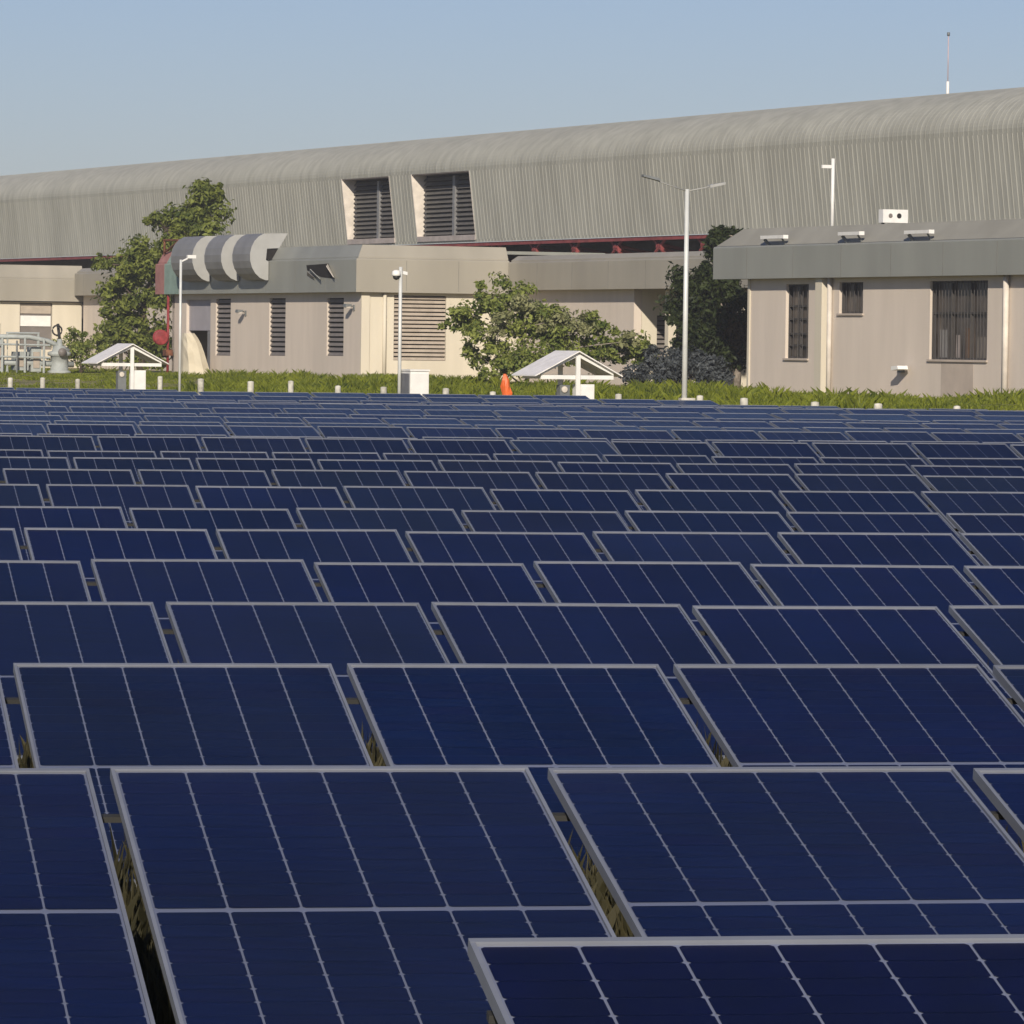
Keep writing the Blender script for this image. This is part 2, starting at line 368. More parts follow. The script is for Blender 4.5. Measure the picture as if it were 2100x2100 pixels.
# right end wall with tall louvre (faces the sun)
def end_wall(u, s0, s1, z0, z1, holes):
    mb = MB(); cur = s0
    for a, b, c, d in sorted(holes):
        mb.box(cur, a, u, u + .3, z0, z1); mb.box(a, b, u, u + .3, z0, c); mb.box(a, b, u, u + .3, d, z1); cur = b
    mb.box(cur, s1, u, u + .3, z0, z1); return mb.map(W)
HB = (69.15, 71.25, -.75, 1.68)
part('end_wall', end_wall(wl0 - .02, SB + OVER + .31, SC + 3.8, GZ - .3, 1.84, [HB]), M['cream'], bay)
part('corner_trim', BB(SB + OVER - .03, SB + OVER + .30, wl0 - .10, wl0 - .02, GZ - .3, 1.83), M['cream'], bay)
part('downpipe', MB().tube([W(68.75, wl0 - .1, GZ - .2), W(68.75, wl0 - .1, 1.8)], .07, 10), M['cream'], bay, True)
dB = part('louvred_window', BB(HB[0], HB[1], wl0 + .10, wl0 + .14, HB[2], HB[3]), M['dark'], bay)
for k in range(16):
    h = (HB[3] - HB[2]) / 16; z = HB[2] + k * h; u = wl0
    part('slat', extr_s([(u + .0, z + .02), (u + .015, z + .01), (u + .095, z + h * .75), (u + .08, z + h * .77)], HB[0] + .01, HB[1] - .01), M['slat_pale'], dB)
# fascia: front run, end run
F_B, F_T, F_P = 1.78, 3.05, 3.55
pr = fascia_prof(SB, F_B, F_T, F_P)
def mitre_front(prof, u0, u1):
    n = len(prof); mb = MB().add([(s, u0 + s - SB, z) for s, z in prof] + [(s, u1, z) for s, z in prof], [tuple(range(n)), tuple(range(n, 2 * n))[::-1]] + [(i, i + n, (i + 1) % n + n, (i + 1) % n) for i in range(n)])
    return mb.map(W)
def mitre_end(prof, u0, s1):
    n = len(prof); mb = MB().add([(s + .003, u0 + s - SB, z) for s, z in prof] + [(s1, u0 + s - SB, z) for s, z in prof], [tuple(range(n)), tuple(range(n, 2 * n))[::-1]] + [(i, i + n, (i + 1) % n + n, (i + 1) % n) for i in range(n)])
    return mb.map(W)
part('fascia_front', mitre_front(pr, UA0, UA1 - 3.0), M['fascia'], bay)
part('fascia_green_panel', extr([(s, z) for s, z in pr], UA1 - 2.98, UA1 - 1.15), M['fascia_green'], bay)
part('fascia_faded_panel', extr([(s, z) for s, z in pr], UA1 - 1.13, UA1), M['fascia_pink'], bay)
part('fascia_end', mitre_end(pr, UA0, SC + .06), M['fascia_warm'], bay)
for k, s in enumerate((69.5, 71.6)):
    part('panel_joint', BB(s, s + .02, UA0 - .004, UA0 + .004, F_B + .07, F_T - .07), M['joint'], bay)
for k in range(6):
    u = UA0 + 3.3 * (k + 1)
    part('panel_joint', BB(SB - .004, SB + .004, u, u + .025, F_B + .01, F_T - .07), M['joint'], bay)
part('roof', BB(SB + .92, 78.0, UA0 + .95, UA1 - .3, 3.30, 3.42), M['fascia'], bay)
part('soffit', BB(SB + .56, SC + 4.0, UA0 + .57, UA1 - .05, F_B + .08, F_B + .14), M['soffit'], bay)
part('left_end_wall', BB(SB + OVER, 78, wl1 - .3, wl1 - .01, GZ - .3, 1.84).map(lambda x, y, z: (x, y, z)), M['wall'], bay)
# hole in the fascia with torn sheet
flap = part('torn_panel', MB().add([W(SB - .012, 183.3, 2.82), W(SB - .012, 180.9, 2.86), W(SB - .012, 180.2, 2.28), W(SB - .012, 181.7, 2.36), W(SB - .012, 182.4, 2.50), W(SB - .012, 183.2, 2.62)], [(0, 1, 2, 3, 4, 5)]), M['dark'], bay)
def sheet(p, th=.02):
    p = [Vector(q) for q in p]; n = len(p); nn = (p[1] - p[0]).cross(p[2] - p[0]).normalized() * th
    return MB().add(p + [q + nn for q in p], [tuple(range(n)), tuple(range(n, 2 * n))[::-1]] + [(i, i + n, (i + 1) % n + n, (i + 1) % n) for i in range(n)])
part('bent_sheet', sheet([W(SB - .03, 180.95, 2.84), W(SB - .25, 180.5, 2.75), W(SB - .18, 179.9, 2.33), W(SB - .03, 180.2, 2.30)]), M['jamb'], flap)
part('bent_sheet', sheet([W(SB - .03, 182.9, 2.60), W(SB - .16, 182.5, 2.66), W(SB - .2, 181.3, 2.28), W(SB - .03, 181.7, 2.24)]), M['hood_end_lit'], flap)
part('bent_sheet', sheet([W(SB - .03, 183.2, 2.45), W(SB - .12, 182.9, 2.56), W(SB - .12, 182.2, 2.36), W(SB - .03, 182.5, 2.28)]), M['slat'], flap)

# curved hoods
def hood_prof2():
    o_ = [(67.47, 2.27)]
    for k in range(0, 10):
        a = R(-80 + 17.2 * k); o_.append((67.48 - .78 * math.cos(a), 3.19 + .93 * math.sin(a)))
    o_ += [(68.25, 4.11), (67.90, 3.53), (67.40, 3.50), (67.36, 3.06), (67.47, 3.0)]
    return o_
hp = hood_prof2()
HOODS = [(187.5, 189.6, 'nearest', 'curved grey sheet-metal hood, nearest the torn fascia panel'),
         (190.9, 192.95, 'mid', 'curved grey sheet-metal hood, the middle one of three'),
         (194.4, 197.1, 'far', 'curved grey sheet-metal hood, farthest and nearest the leafy tree')]
for u0, u1, nm, lab in HOODS:
    h = thing('ventilation_hood', W(67.45, (u0 + u1) / 2, 2.26), lab, 'vent hood', 'curved hoods on the annexe fascia')
    part('curved_shell', extr(hp, u0 + .03, u1 - .03), M['hood'], h)
    part('end_plate', extr(hp, u0, u0 + .028), M['hood_end_lit'], h)
    part('end_plate', extr(hp, u1 - .028, u1), M['hood_end_lit'], h)
    part('opening', extr([(67.41, 3.08), (67.41, 3.48), (67.88, 3.50), (67.6, 3.08)], u0 - .004, u0 - .001), M['dark'], h)

# --- link range between the bays: set back at s = 73.6
def link_range(u0, u1, label, holes, warm=True, end_u=None):
    lk = thing('link_building', W(75.5, (u0 + u1) / 2, GZ), label, 'building')
    pr = fascia_prof(SC, 1.93, 3.0, 3.22)
    part('fascia', extr(pr, u0, u1), M['fascia_warm'], lk)
    part('soffit', BB(SC + .56, 78, u0, u1, 2.0, 2.06), M['soffit'], lk)
    part('roof', BB(SC + .92, 79.9, u0, u1, 3.0, 3.1), M['fascia'], lk)
    part('front_wall', wall_with_holes(SC + .45, SC + .75, end_u or u0, u1, GZ - .3, 1.99, holes), M['wall'], lk)
    k = 0; u = u0 + 2.2
    while u < u1 - .5:
        part('panel_joint', BB(SC - .004, SC + .004, u, u + .025, 1.94, 2.93), M['joint'], lk); u += 3.3
    return lk
lk = link_range(146.5, 177.9, 'set-back beige range with tan fascia between the hooded annexe and the barred-window annexe', [(171.0, 172.3, .70, 1.0)], end_u=167.2)
part('window', BB(SC + .55, SC + .6, 171.0, 172.3, .70, 1.0), M['dark'], lk)
eu = 167.2
part('end_wall', end_wall(eu - .02, SC + .76, SC + 5, GZ - .3, 1.98, [(SC + 1.35, SC + 2.2, -1.0, 1.0)]), M['cream'], lk)
dl = part('louvred_window', BB(SC + 1.35, SC + 2.2, eu + .1, eu + .14, -1.0, 1.0), M['dark'], lk)
for k in range(12):
    z = -1.0 + k / 6; part('slat', extr_s([(eu + .0, z + .02), (eu + .015, z + .01), (eu + .095, z + .12), (eu + .08, z + .125)], SC + 1.36, SC + 2.19), M['slat'], dl)
part('recess_wall', BB(SC + 4.0, SC + 4.2, 146.5, eu - .03, GZ - .3, 1.98), M['wall'], lk)
part('column', BB(SC + .5, SC + .8, 164.3, 164.6, GZ - .3, 1.98), M['cream'], lk)
part('column', BB(SC + .5, SC + .8, 158.3, 158.6, GZ - .3, 1.98), M['cream'], lk)
lk2 = link_range(201.6, 231.6, 'far set-back beige range with tan fascia, left of the leafy tree', [])

# --- far left bay, its end wall facing us
fb = thing('annexe', W(70.5, 243, GZ), 'cream end of an annexe at the left edge behind pale machinery', 'building')
UF = 231.7
part('end_wall', end_wall(UF + .33, SB + .65, SC + .5, GZ - .3, 1.6, [(SB + 1.1, SB + 2.6, GZ + .3, .55), (SB + 3.55, SB + 5.15, -.65, 1.55)]), M['cream'], fb)
part('window', BB(SB + 1.1, SB + 2.6, UF + .45, UF + .5, GZ + .3, .55), M['dark'], fb)
wv = part('window', BB(SB + 3.55, SB + 5.15, UF + .48, UF + .52, -.65, 1.55), M['slat'], fb)
part('blind', BB(SB + 3.6, SB + 5.1, UF + .42, UF + .46, .45, .95), M['white'], wv)
part('panel', BB(SB + 3.6, SB + 5.1, UF + .42, UF + .46, 1.05, 1.5), M['slat_pale'], wv)
part('front_wall', BB(SB + .35, SB + .65, UF + .33, UF + 23, GZ - .3, 1.6), M['wall'], fb)
part('fascia_end', mitre_end(fascia_prof(SB, 1.64, 2.72, 3.34), UF, SC + .5), M['fascia_warm'], fb)
part('fascia_front', mitre_front(fascia_prof(SB, 1.64, 2.72, 3.34), UF, UF + 23.5), M['fascia'], fb)
part('soffit', BB(SB + .56, SC, UF + .57, UF + 23, 1.68, 1.74), M['soffit'], fb)
part('roof', BB(SB + .92, 78, UF + .95, UF + 23, 3.1, 3.2), M['fascia'], fb)

# --- right annexe
ra = thing('annexe', W(70.5, 134, GZ), 'beige annexe with barred dark windows and deep grey-green fascia on the right', 'building')
RU0, RU1 = 122.0, 146.3
SW = SB + OVER
holesR = [(140.1, 141.7, -.40, 1.86), (136.4, 138.0, .97, 1.90), (128.5, 132.05, -.36, 1.90)]
part('front_wall', wall_with_holes(SW, SW + .3, RU0 + .3, 144.35, GZ - .3, 2.12, holesR), M['wall'], ra)
part('left_end_wall', BB(SW + .31, 78, 144.05, 144.35, GZ - .3, 2.11), M['wall'], ra)
part('right_end_wall', BB(SW + .31, 78, RU0 + .3, RU0 + .6, GZ - .3, 2.11), M['cream'], ra)
part('corner_trim', BB(SW - .05, SW - .003, 144.22, 144.36, GZ - .3, 2.03), M['cream'], ra)
part('pilaster', BB(SW - .22, SW - .003, 138.75, 139.2, GZ - .3, 2.03), M['cream'], ra)
part('downpipe', MB().tube([W(SW - .1, 138.45, GZ - .2), W(SW - .1, 138.45, 2.03)], .075, 10), M['jamb'], ra, True)
part('downpipe', MB().tube([W(SW - .11, 127.2, GZ - .2), W(SW - .11, 127.2, 2.03)], .085, 10), M['jamb'], ra, True)
part('stain', BB(SW - .004, SW + .002, 129.3, 131.3, GZ, -.44), M['stain'], ra)
M['bar'] = mat('window_bar', (.055, .05, .047), .6)
glass_dark = mat('window_glass_dark', (.075, .062, .052), .3, 0, .5, 1.2, spec=.5)
def barred(u0, u1, z0, z1, cols, rows_z, nb, mt):
    d = part('window', BB(SW + .2, SW + .23, u0, u1, z0, z1), mt, ra)
    part('window_sill', BB(SW - .06, SW + .19, u0 - .06, u1 + .06, z0 - .06, z0 - .003), M['stain'], d)
    for u in [u0 + .03, u1 - .03] + cols: part('frame_bar', BB(SW + .10, SW + .18, u - .03, u + .03, z0, z1), M['bar'], d)
    for z in [z0 + .03, z1 - .03] + rows_z: part('frame_bar', BB(SW + .098, SW + .182, u0 + .002, u1 - .002, z - .03, z + .03), M['bar'], d)
    for k in range(nb):
        u = u0 + (u1 - u0) * (k + .5) / nb
        part('security_bar', MB().tube([W(SW + .04, u, z0), W(SW + .04, u, z1)], .013, 6), M['bar'], d)
    return d
barred(140.1, 141.7, -.40, 1.86, [140.9], [.0, .35, .8, 1.2], 5, glass_dark)
barred(136.4, 138.0, .97, 1.90, [137.2], [], 6, glass_dark)
w3 = barred(128.5, 132.05, -.36, 1.90, [129.7, 130.9], [.98], 18, glass_dark)
for u, w_, z1, c in ((131.5, .5, .5, (.22, .21, .20)), (130.6, .3, .35, (.30, .26, .24)), (129.9, .5, .55, (.13, .08, .05)), (129.1, .7, .3, (.16, .14, .12))):
    part('curtain', BB(SW + .186, SW + .196, u - w_ / 2, u + w_ / 2, -.33, z1), mat('curtain_cloth', c, .9, 0, .3, 4, stretch=(6, 6, .5)), w3)
rp = [(SB, 2.04), (SB + .55, 2.04), (SB + .55, 3.0), (SB + .12, 3.07), (SB + .02, 3.05), (SB, 3.01)]
part('fascia_front', extr(rp, RU0, RU1), M['fascia'], ra)
rs_ = [(SB + .10, 3.075), (SB + .95, 3.10), (SB + .95, 3.50), (SB + .85, 3.62), (SB + .66, 3.62)]
nn_ = len(rs_)
part('roof_slope', MB().add([(s, RU0, z) for s, z in rs_] + [(s, RU1 - max(0, z - 3.08) * 1.5, z) for s, z in rs_], [tuple(range(nn_)), tuple(range(nn_, 2 * nn_))[::-1]] + [(i, i + nn_, (i + 1) % nn_ + nn_, (i + 1) % nn_) for i in range(nn_)]).map(W), M['roofband'], ra)
for k in range(7):
    u = RU0 + 2 + 3.3 * k; part('panel_joint', BB(SB - .004, SB + .004, u, u + .025, 2.06, 3.0), M['joint'], ra)
part('soffit', BB(SB + .56, 78, RU0, RU1 - .02, 2.10, 2.16), M['soffit'], ra)
part('roof', BB(SB + .97, 78, RU0, RU1 - .02, 3.2, 3.3), M['fascia'], ra)
part('fascia_end', BB(SB + .96, 78, RU1 - .018, RU1 - .002, 2.16, 3.19), M['fascia'], ra)

# ------------------------------------------------------------------ small things on the buildings
def wall_lamp(s, u, z, label, face=-1):
    t = thing('wall_lamp', W(s, u, z), label, 'lamp', 'bulkhead lamps on the walls')
    part('bracket', BB(s - .05, s - .002, u - .05, u + .05, z - .1, z + .1), M['luminaire'], t)
    part('arm', MB().tube([W(s - .04, u, z + .04), W(s - .28, u, z + .10)], .022, 6), M['luminaire'], t)
    part('lamp_head', extr([(s - .42, z + .02), (s - .18, z + .06), (s - .16, z + .13), (s - .40, z + .14)], u - .14, u + .14), M['luminaire'], t)
    part('lens', BB(s - .38, s - .2, u - .1, u + .1, z - .005, z + .018), M['jamb'], t)
wall_lamp(SW, 191.1, 1.0, 'dark wall lamp between the first two louvred windows of the hooded annexe')
wall_lamp(SW, 179.0, 1.2, 'dark wall lamp at the corner of the hooded annexe')
t = thing('wall_lamp', W(SW, 133.5, -.65), 'wall lamp with pale top low on the right annexe wall', 'lamp', 'bulkhead lamps on the walls')
part('bracket', BB(SW - .10, SW - .002, 133.6, 133.9, -.76, -.62), M['luminaire'], t)
part('lamp_head', extr_s([(133.15, -.66), (133.6, -.70), (133.6, -.58), (133.2, -.56)], SW - .45, SW - .12), M['white'], t)

def roof_light(u0, u1, z, label):
    t = thing('roof_floodlight', W(67.5, (u0 + u1) / 2, z - .25), label, 'floodlight', 'white bar lights on the right annexe roof')
    part('lamp_bar', BB(67.40, 67.56, u0 + .06, u1, z - .045, z + .055), M['white'], t)
    part('bracket', MB().tube([W(67.66, u1 - .2, z - .28), W(67.5, u1 - .1, z - .05)], .05, 6), M['luminaire'], t)
    part('bracket', MB().tube([W(67.66, u0 + .3, z - .28), W(67.5, u0 + .3, z - .05)], .03, 6), M['luminaire'], t)
    part('cap', BB(67.395, 67.565, u0, u0 + .057, z - .05, z + .06), M['white'], t)
roof_light(141.0, 142.65, 3.30, 'white bar floodlight on the annexe roof edge, left of the roof mast')
roof_light(135.8, 137.25, 3.33, 'white bar floodlight on the annexe roof just right of the roof mast')
roof_light(131.3, 132.9, 3.31, 'white bar floodlight on the annexe roof below the white box unit')
t = thing('roof_box_unit', W(70, 138.7, 3.3), 'white box unit with two round openings standing on the right annexe roof', 'air unit')
part('casing', BB(69.58, 70.42, 138.6, 138.9, 3.74, 4.14), M['white'], t)
for s, r_ in ((69.83, .07), (70.12, .08)):
    n = 12; part('fan_opening', MB().add([W(s + r_ * math.cos(k * 2 * math.pi / n), 138.59, 3.95 + r_ * math.sin(k * 2 * math.pi / n)) for k in range(n)], [tuple(range(n))]), M['slat'] if s < 70 else M['black'], t)
for s in (69.65, 70.4): part('leg', BB(s - .03, s + .03, 138.7, 138.8, 3.3, 3.738), M['steel'], t)
t = thing('roof_mast', W(69, 140.9, 3.3), 'white mast with small bracket antenna on the right annexe roof', 'mast')
part('pole', MB().tube([W(69, 140.9, 3.3), W(69, 140.9, 5.72)], .055, 10), M['white'], t, True)
part('antenna', BB(68.62, 68.95, 140.86, 140.94, 5.42, 5.52), M['white'], t)
part('base', BB(68.88, 69.12, 140.78, 141.02, 3.3, 3.4), M['white'], t)
t = thing('roof_antenna', W(80.5, 155.6, 8.45), 'thin tall antenna with white foot on the hall roof', 'antenna')
part('foot', MB().tube([W(80.5, 155.6, 8.3), W(80.5, 155.6, 9.05)], .055, 8), M['white'], t, True)
part('rod', MB().tube([W(80.5, 155.6, 9.05), W(80.5, 155.6, 10.65)], .018, 6), M['antenna'], t, True)
part('tip', MB().tube([W(80.5, 155.6, 10.6), W(80.5, 155.6, 10.72)], .05, 6), M['luminaire'], t, True)

# things beside the left door
t = thing('fire_post', W(67.6, 200.0, GZ), 'red standpipe with a red hose drum beside the annexe doorway', 'fire post')
part('pipe', MB().tube([W(67.6, 200.0, GZ), W(67.6, 200.0, 1.75)], .055, 10), M['redbright'], t, True)
part('hose_drum', MB().lathe((0, 0, 0), [(.02, -.12), (.26, -.11), (.32, -.09), (.32, -.05), (.24, -.03), (.24, .03), (.32, .05), (.32, .09), (.26, .11), (.02, .12)], 16).map(lambda x, y, z: W(67.25 + x, 199.9 + z, .0 + y)), M['redbright'], t, True)
part('valve', BB(67.45, 67.75, 199.8, 200.2, -.75, -.5), M['rust'], t)
t = thing('rusty_frame', W(67.6, 200.4, 3.55), 'rusty angle-iron frame standing on the faded end of the annexe fascia', 'frame')
for a, b in (((67.75, 201.0, 3.4), (67.75, 201.0, 4.05)), ((67.75, 199.0, 3.4), (67.75, 199.0, 4.0)), ((67.75, 201.1, 4.02), (67.75, 198.8, 3.98)), ((67.75, 201.0, 3.5), (67.75, 199.2, 3.95))):
    part('bar', MB().tube([W(*a), W(*b)], .05, 6), M['rust'], t)
tb = MB()
n = 12
ring = [(-1.0, .55), (-.55, .62), (0, .6), (.6, .62), (1.05, .5), (1.1, 0), (1.0, -.5), (.4, -.62), (-.3, -.58), (-.9, -.55), (-1.1, -.1)]
hts = [-.05, .45, .9, 1.25, 1.5, 1.68]
for j, h in enumerate(hts):
    k = 1 - .13 * j
    for i, (a, b) in enumerate(ring):
        w_ = .08 * noise.noise(Vector((i * .9, j * .8, 3)))
        lean = -.12 * j
        tb.v.append(W(67.1 + a * .50 * k + w_ + lean * .5, 195.1 + b * 1.1 * k + w_, GZ + h + (.12 * noise.noise(Vector((i, j, 9))) if j > 3 else 0)))
nr = len(ring)
for j in range(len(hts) - 1):
    for i in range(nr): tb.f.append((j * nr + i, j * nr + (i + 1) % nr, (j + 1) * nr + (i + 1) % nr, (j + 1) * nr + i))
tb.f.append(tuple((len(hts) - 1) * nr + i for i in range(nr)))
solo('covered_stack', tb, M['tarp'], W(67.1, 195.1, GZ), 'tall heap under a cream tarpaulin in front of the annexe doorway', 'tarpaulin')
# pale machinery at the far left
def machine():
    t = thing('pump_station', W(61, 198.6, -1.5), 'pale grey-green pump and valve set at the left edge', 'machine')
    def P(x, z, d=0): return W(60 + x, 198.6 + d, z - .1)
    part('frame', MB().tube([P(.3, -1.5), P(.3, .2), P(1.6, .2), P(1.6, -1.5)], .07, 8), M['equip'], t)
    for x, w_, z0, z1 in ((-.35, .5, -1.35, -.15), (.62, .55, -1.3, -.55), (1.28, .42, -1.35, -.35)):
        part('housing', MB().box(x, x + w_, -.1, .5, z0, z1).map(lambda a, b, c: P(a, c, b)), M['equip'], t)
        part('hatch', MB().box(x + .08, x + w_ - .08, -.14, -.103, z0 + .15, z1 - .2).map(lambda a, b, c: P(a, c, b)), M['slat_pale'], t)
    for x in (.0, .95, 1.75): part('upright', MB().tube([P(x, -1.5, -.3), P(x, .0, -.3)], .05, 8), M['equip'], t)
    for z in (-.25, -.75): part('rail', MB().tube([P(-.4, z, -.32), P(2.0, z - .03, -.32)], .04, 8), M['equip'], t)
    part('valve_body', MB().lathe((0, 0, 0), [(.2, -.85), (.46, -.84), (.48, -.7), (.36, -.66), (.36, -.1), (.48, -.06), (.48, .06), (.30, .12), (.26, .3), (.12, .34), (.10, .6)], 18).map(lambda x, y, z: P(2.5 + x, -.62 + z, y)), M['equip'], t, True)
    part('flange', MB().lathe((0, 0, 0), [(.17, -.6), (.17, -.52), (.10, -.5)], 16).map(lambda x, y, z: P(2.45 + x, -.55 + y, z)), M['slat'], t, True)
    part('hand_wheel', MB().tube([P(2.3 + .2 * math.cos(a), .33 + .2 * math.sin(a), -.3) for a in [k * math.pi / 6 for k in range(13)]], .035, 6), M['black'], t, True)
    part('stem', MB().tube([P(2.5, 0), P(2.42, .6)], .06, 6), M['black'], t)
    part('pipe', MB().tube([P(-.6, .05), P(1.2, .05), P(2.0, -.1), P(2.9, -.5)], .10, 8), M['equip'], t, True)
    part('pipe', MB().tube([P(-.5, -1.0), P(1.2, -1.0), P(3.1, -1.05)], .12, 8), M['equip'], t, True)
    part('cabinet', MB().box(-.9, .1, 0, .5, -1.5, .1).map(lambda x, y, z: P(x, z, y)), M['equip'], t)
    part('ladder_rail', MB().tube([P(.55, -1.5, -.5), P(.55, -.1, -.5)], .04, 6), M['luminaire'], t)
machine()
# ------------------------------------------------------------------ the line of pegs, kiosks and poles along the field edge (s = 45)
SP = 45.0
pegs = [147.7, 144.2, 140.8, 137.4, 133.7, 130.1, 126.4, 122.9, 119.55, 116.9, 112.66, 109.3, 105.85, 102.44, 98.3, 95.96, 92.7, 89.5, 86.2]
peg_ord = ['1st', '2nd', '3rd', '4th', '5th', '6th', '7th', '8th', '9th', '10th', '11th', '12th', '13th', '14th', '15th', '16th', '17th', '18th', '19th']
for i, u in enumerate(pegs):
    b = W(SP + rnd.uniform(-.15, .15), u, -1.9); h = .79 + rnd.uniform(-.06, .05) - (.12 if i < 4 else 0); r_ = .076 + rnd.uniform(-.008, .01)
    mb = MB().lathe(b, [(r_, 0), (r_, h - .03), (r_ * .9, h), (.01, h + .012)], 12)
    solo('marker_post', mb, M['concrete'], b, 'short whitish marker post behind the last panels, %s from left along the field edge' % peg_ord[i], 'post', 'marker posts along the field edge', True)

def kiosk(u, label, boxside=1):
    t = thing('sheltered_cabinet', W(SP, u, -1.9), label, 'shelter', 'white gabled shelters by the field edge')
    # gable faces -u (towards us); ridge runs along u
    for du in (0.0, 1.0):
        z0, zp, hw = -.76, -.26, .88
        part('gable_beam', BB(SP - hw, SP + hw, u + du - .03, u + du + .03, z0 - .06, z0 + .03), M['white'], t)
        for sg in (-1, 1):
            part('rafter', extr_s([(0, 0)] * 0 or [(u + du - .028, 0), (u + du + .028, 0), (u + du + .028, .08), (u + du - .028, .08)], 0, 1).map(lambda x, y, z: (x, y, z)) if False else
                 MB().hexa([W(SP + sg * hw, u + du - .028, z0 + .03), W(SP, u + du - .028, zp - .05), W(SP, u + du + .028, zp - .05), W(SP + sg * hw, u + du + .028, z0 + .03),
                            W(SP + sg * hw, u + du - .028, z0 + .11), W(SP, u + du - .028, zp + .03), W(SP, u + du + .028, zp + .03), W(SP + sg * hw, u + du + .028, z0 + .11)]), M['white'], t)
    for sg in (-1, 1):
        part('roof_sheet', MB().hexa([W(SP + sg * 1.06, u - .14, -.76), W(SP, u - .14, -.21), W(SP, u + 1.25, -.21), W(SP + sg * 1.06, u + 1.25, -.76),
                                      W(SP + sg * 1.06, u - .14, -.735), W(SP, u - .14, -.185), W(SP, u + 1.25, -.185), W(SP + sg * 1.06, u + 1.25, -.735)]), M['whiteroof'], t)
    for du in (-.0, 1.0):
        part('post', BB(SP - .05, SP + .05, u + du - .085, u + du - .032, -1.9, -.3), M['white'], t)
    cb = part('cabinet', BB(SP + .07, SP + .42, u - .02, u + .4, -1.75, -.93), M['white'], t)
    part('cabinet_door', BB(SP + .10, SP + .39, u - .035, u - .022, -1.70, -.98), M['white'], cb)
    part('meter_box', BB(SP - .32, SP - .08, u + .2, u + .4, -1.6, -.95), M['luminaire'], t)
    part('gauge', MB().lathe((0, 0, 0), [(.07, 0), (.07, .04), (.01, .05)], 12).map(lambda x, y, z: W(SP - .22 + x, u + .2 - z, -1.05 + y)), M['jamb'], t)
kiosk(136.3, 'white gabled shelter over a cabinet, the farther one left by the tarpaulin heap')
kiosk(104.7, 'white gabled shelter over a cabinet, the nearer one in front of the shrub')

# twin-arm lamp post
u = 98.9
t = thing('lamp_post', W(SP, u, -1.9), 'tall white lamp post with two thin arms near the dark tree', 'lamp post')
part('pole', MB().tube([W(SP, u, -1.9), W(SP, u, 3.28)], [.062, .045], 12), M['pole'], t, True)
part('base_plate', BB(SP - .10, SP + .22, u - .08, u + .08, -1.9, -1.15), M['concrete'], t)
for sg, ln, rise in ((-1, .92, .28), (1, .75, .16)):
    part('arm', MB().tube([W(SP, u, 3.24), W(SP + sg * ln * .5, u, 3.24 + rise * .45), W(SP + sg * ln, u, 3.24 + rise)], .013, 6), M['arm'], t, True)
    part('luminaire', MB().hexa([W(SP + sg * (ln - .25), u - .09, 3.24 + rise - .08), W(SP + sg * (ln + .12), u - .07, 3.24 + rise + .0), W(SP + sg * (ln + .12), u + .07, 3.24 + rise + .0), W(SP + sg * (ln - .25), u + .09, 3.24 + rise - .08),
                                 W(SP + sg * (ln - .25), u - .08, 3.24 + rise - .02), W(SP + sg * (ln + .12), u - .06, 3.24 + rise + .05), W(SP + sg * (ln + .12), u + .06, 3.24 + rise + .05), W(SP + sg * (ln - .25), u + .08, 3.24 + rise - .02)]), M['luminaire'] if sg < 0 else M['arm'], t)
# camera pole with cabinet
u = 115.6
t = thing('camera_pole', W(SP, u, -1.9), 'slim white pole carrying a dome camera above a white cabinet', 'camera pole')
part('pole', MB().tube([W(SP, u, -1.9), W(SP, u, 1.78)], .043, 10), M['pole'], t, True)
part('arm', MB().tube([W(SP, u, 1.62), W(SP - .12, u - .02, 1.66)], .03, 6), M['white'], t)
cm = part('camera_housing', MB().lathe(W(SP - .12, u - .02, 1.50), [(.05, .2), (.10, .17), (.11, .10), (.11, .06)][::-1], 14), M['white'], t, True)
part('camera_dome', MB().lathe(W(SP - .12, u - .02, 1.50), [(.02, -.04), (.07, -.01), (.09, .06)], 14), M['black'], cm, True)
part('side_camera', MB().hexa([W(SP + .05, u - .05, 1.60), W(SP + .16, u - .05, 1.58), W(SP + .16, u + .05, 1.58), W(SP + .05, u + .05, 1.60), W(SP + .05, u - .05, 1.68), W(SP + .16, u - .05, 1.66), W(SP + .16, u + .05, 1.66), W(SP + .05, u + .05, 1.68)]), M['white'], t)
t = thing('control_cabinet', W(SP + .3, u - .4, -1.9), 'white control cabinet with shaded grey side at the foot of the camera pole', 'cabinet')
part('body', BB(SP + .07, SP + .55, u - .55, u + .15, -1.9, -.74), M['white'], t)
part('door', BB(SP + .10, SP + .52, u - .565, u - .552, -1.82, -.80), M['white'], t)
part('lid', BB(SP + .05, SP + .57, u - .58, u + .17, -.737, -.70), M['white'], t)
part('side_shade_panel', BB(SP + .05, SP + .068, u - .5, u + .1, -1.85, -.8), M['cabinet_shade'], t)  # dark sheet paints the shade on the cabinet's left face
# slim pole at left
u = 132.1
t = thing('camera_pole', W(SP, u, -1.9), 'slim white pole with a small bracket head before the curved hoods', 'camera pole')
part('pole', MB().tube([W(SP, u, -1.9), W(SP, u, 2.12)], .036, 10), M['pole'], t, True)
part('arm', MB().tube([W(SP, u, 2.06), W(SP + .25, u, 2.18)], .025, 6), M['white'], t)
part('camera_housing', BB(SP + .18, SP + .42, u - .05, u + .05, 2.16, 2.25), M['white'], t)
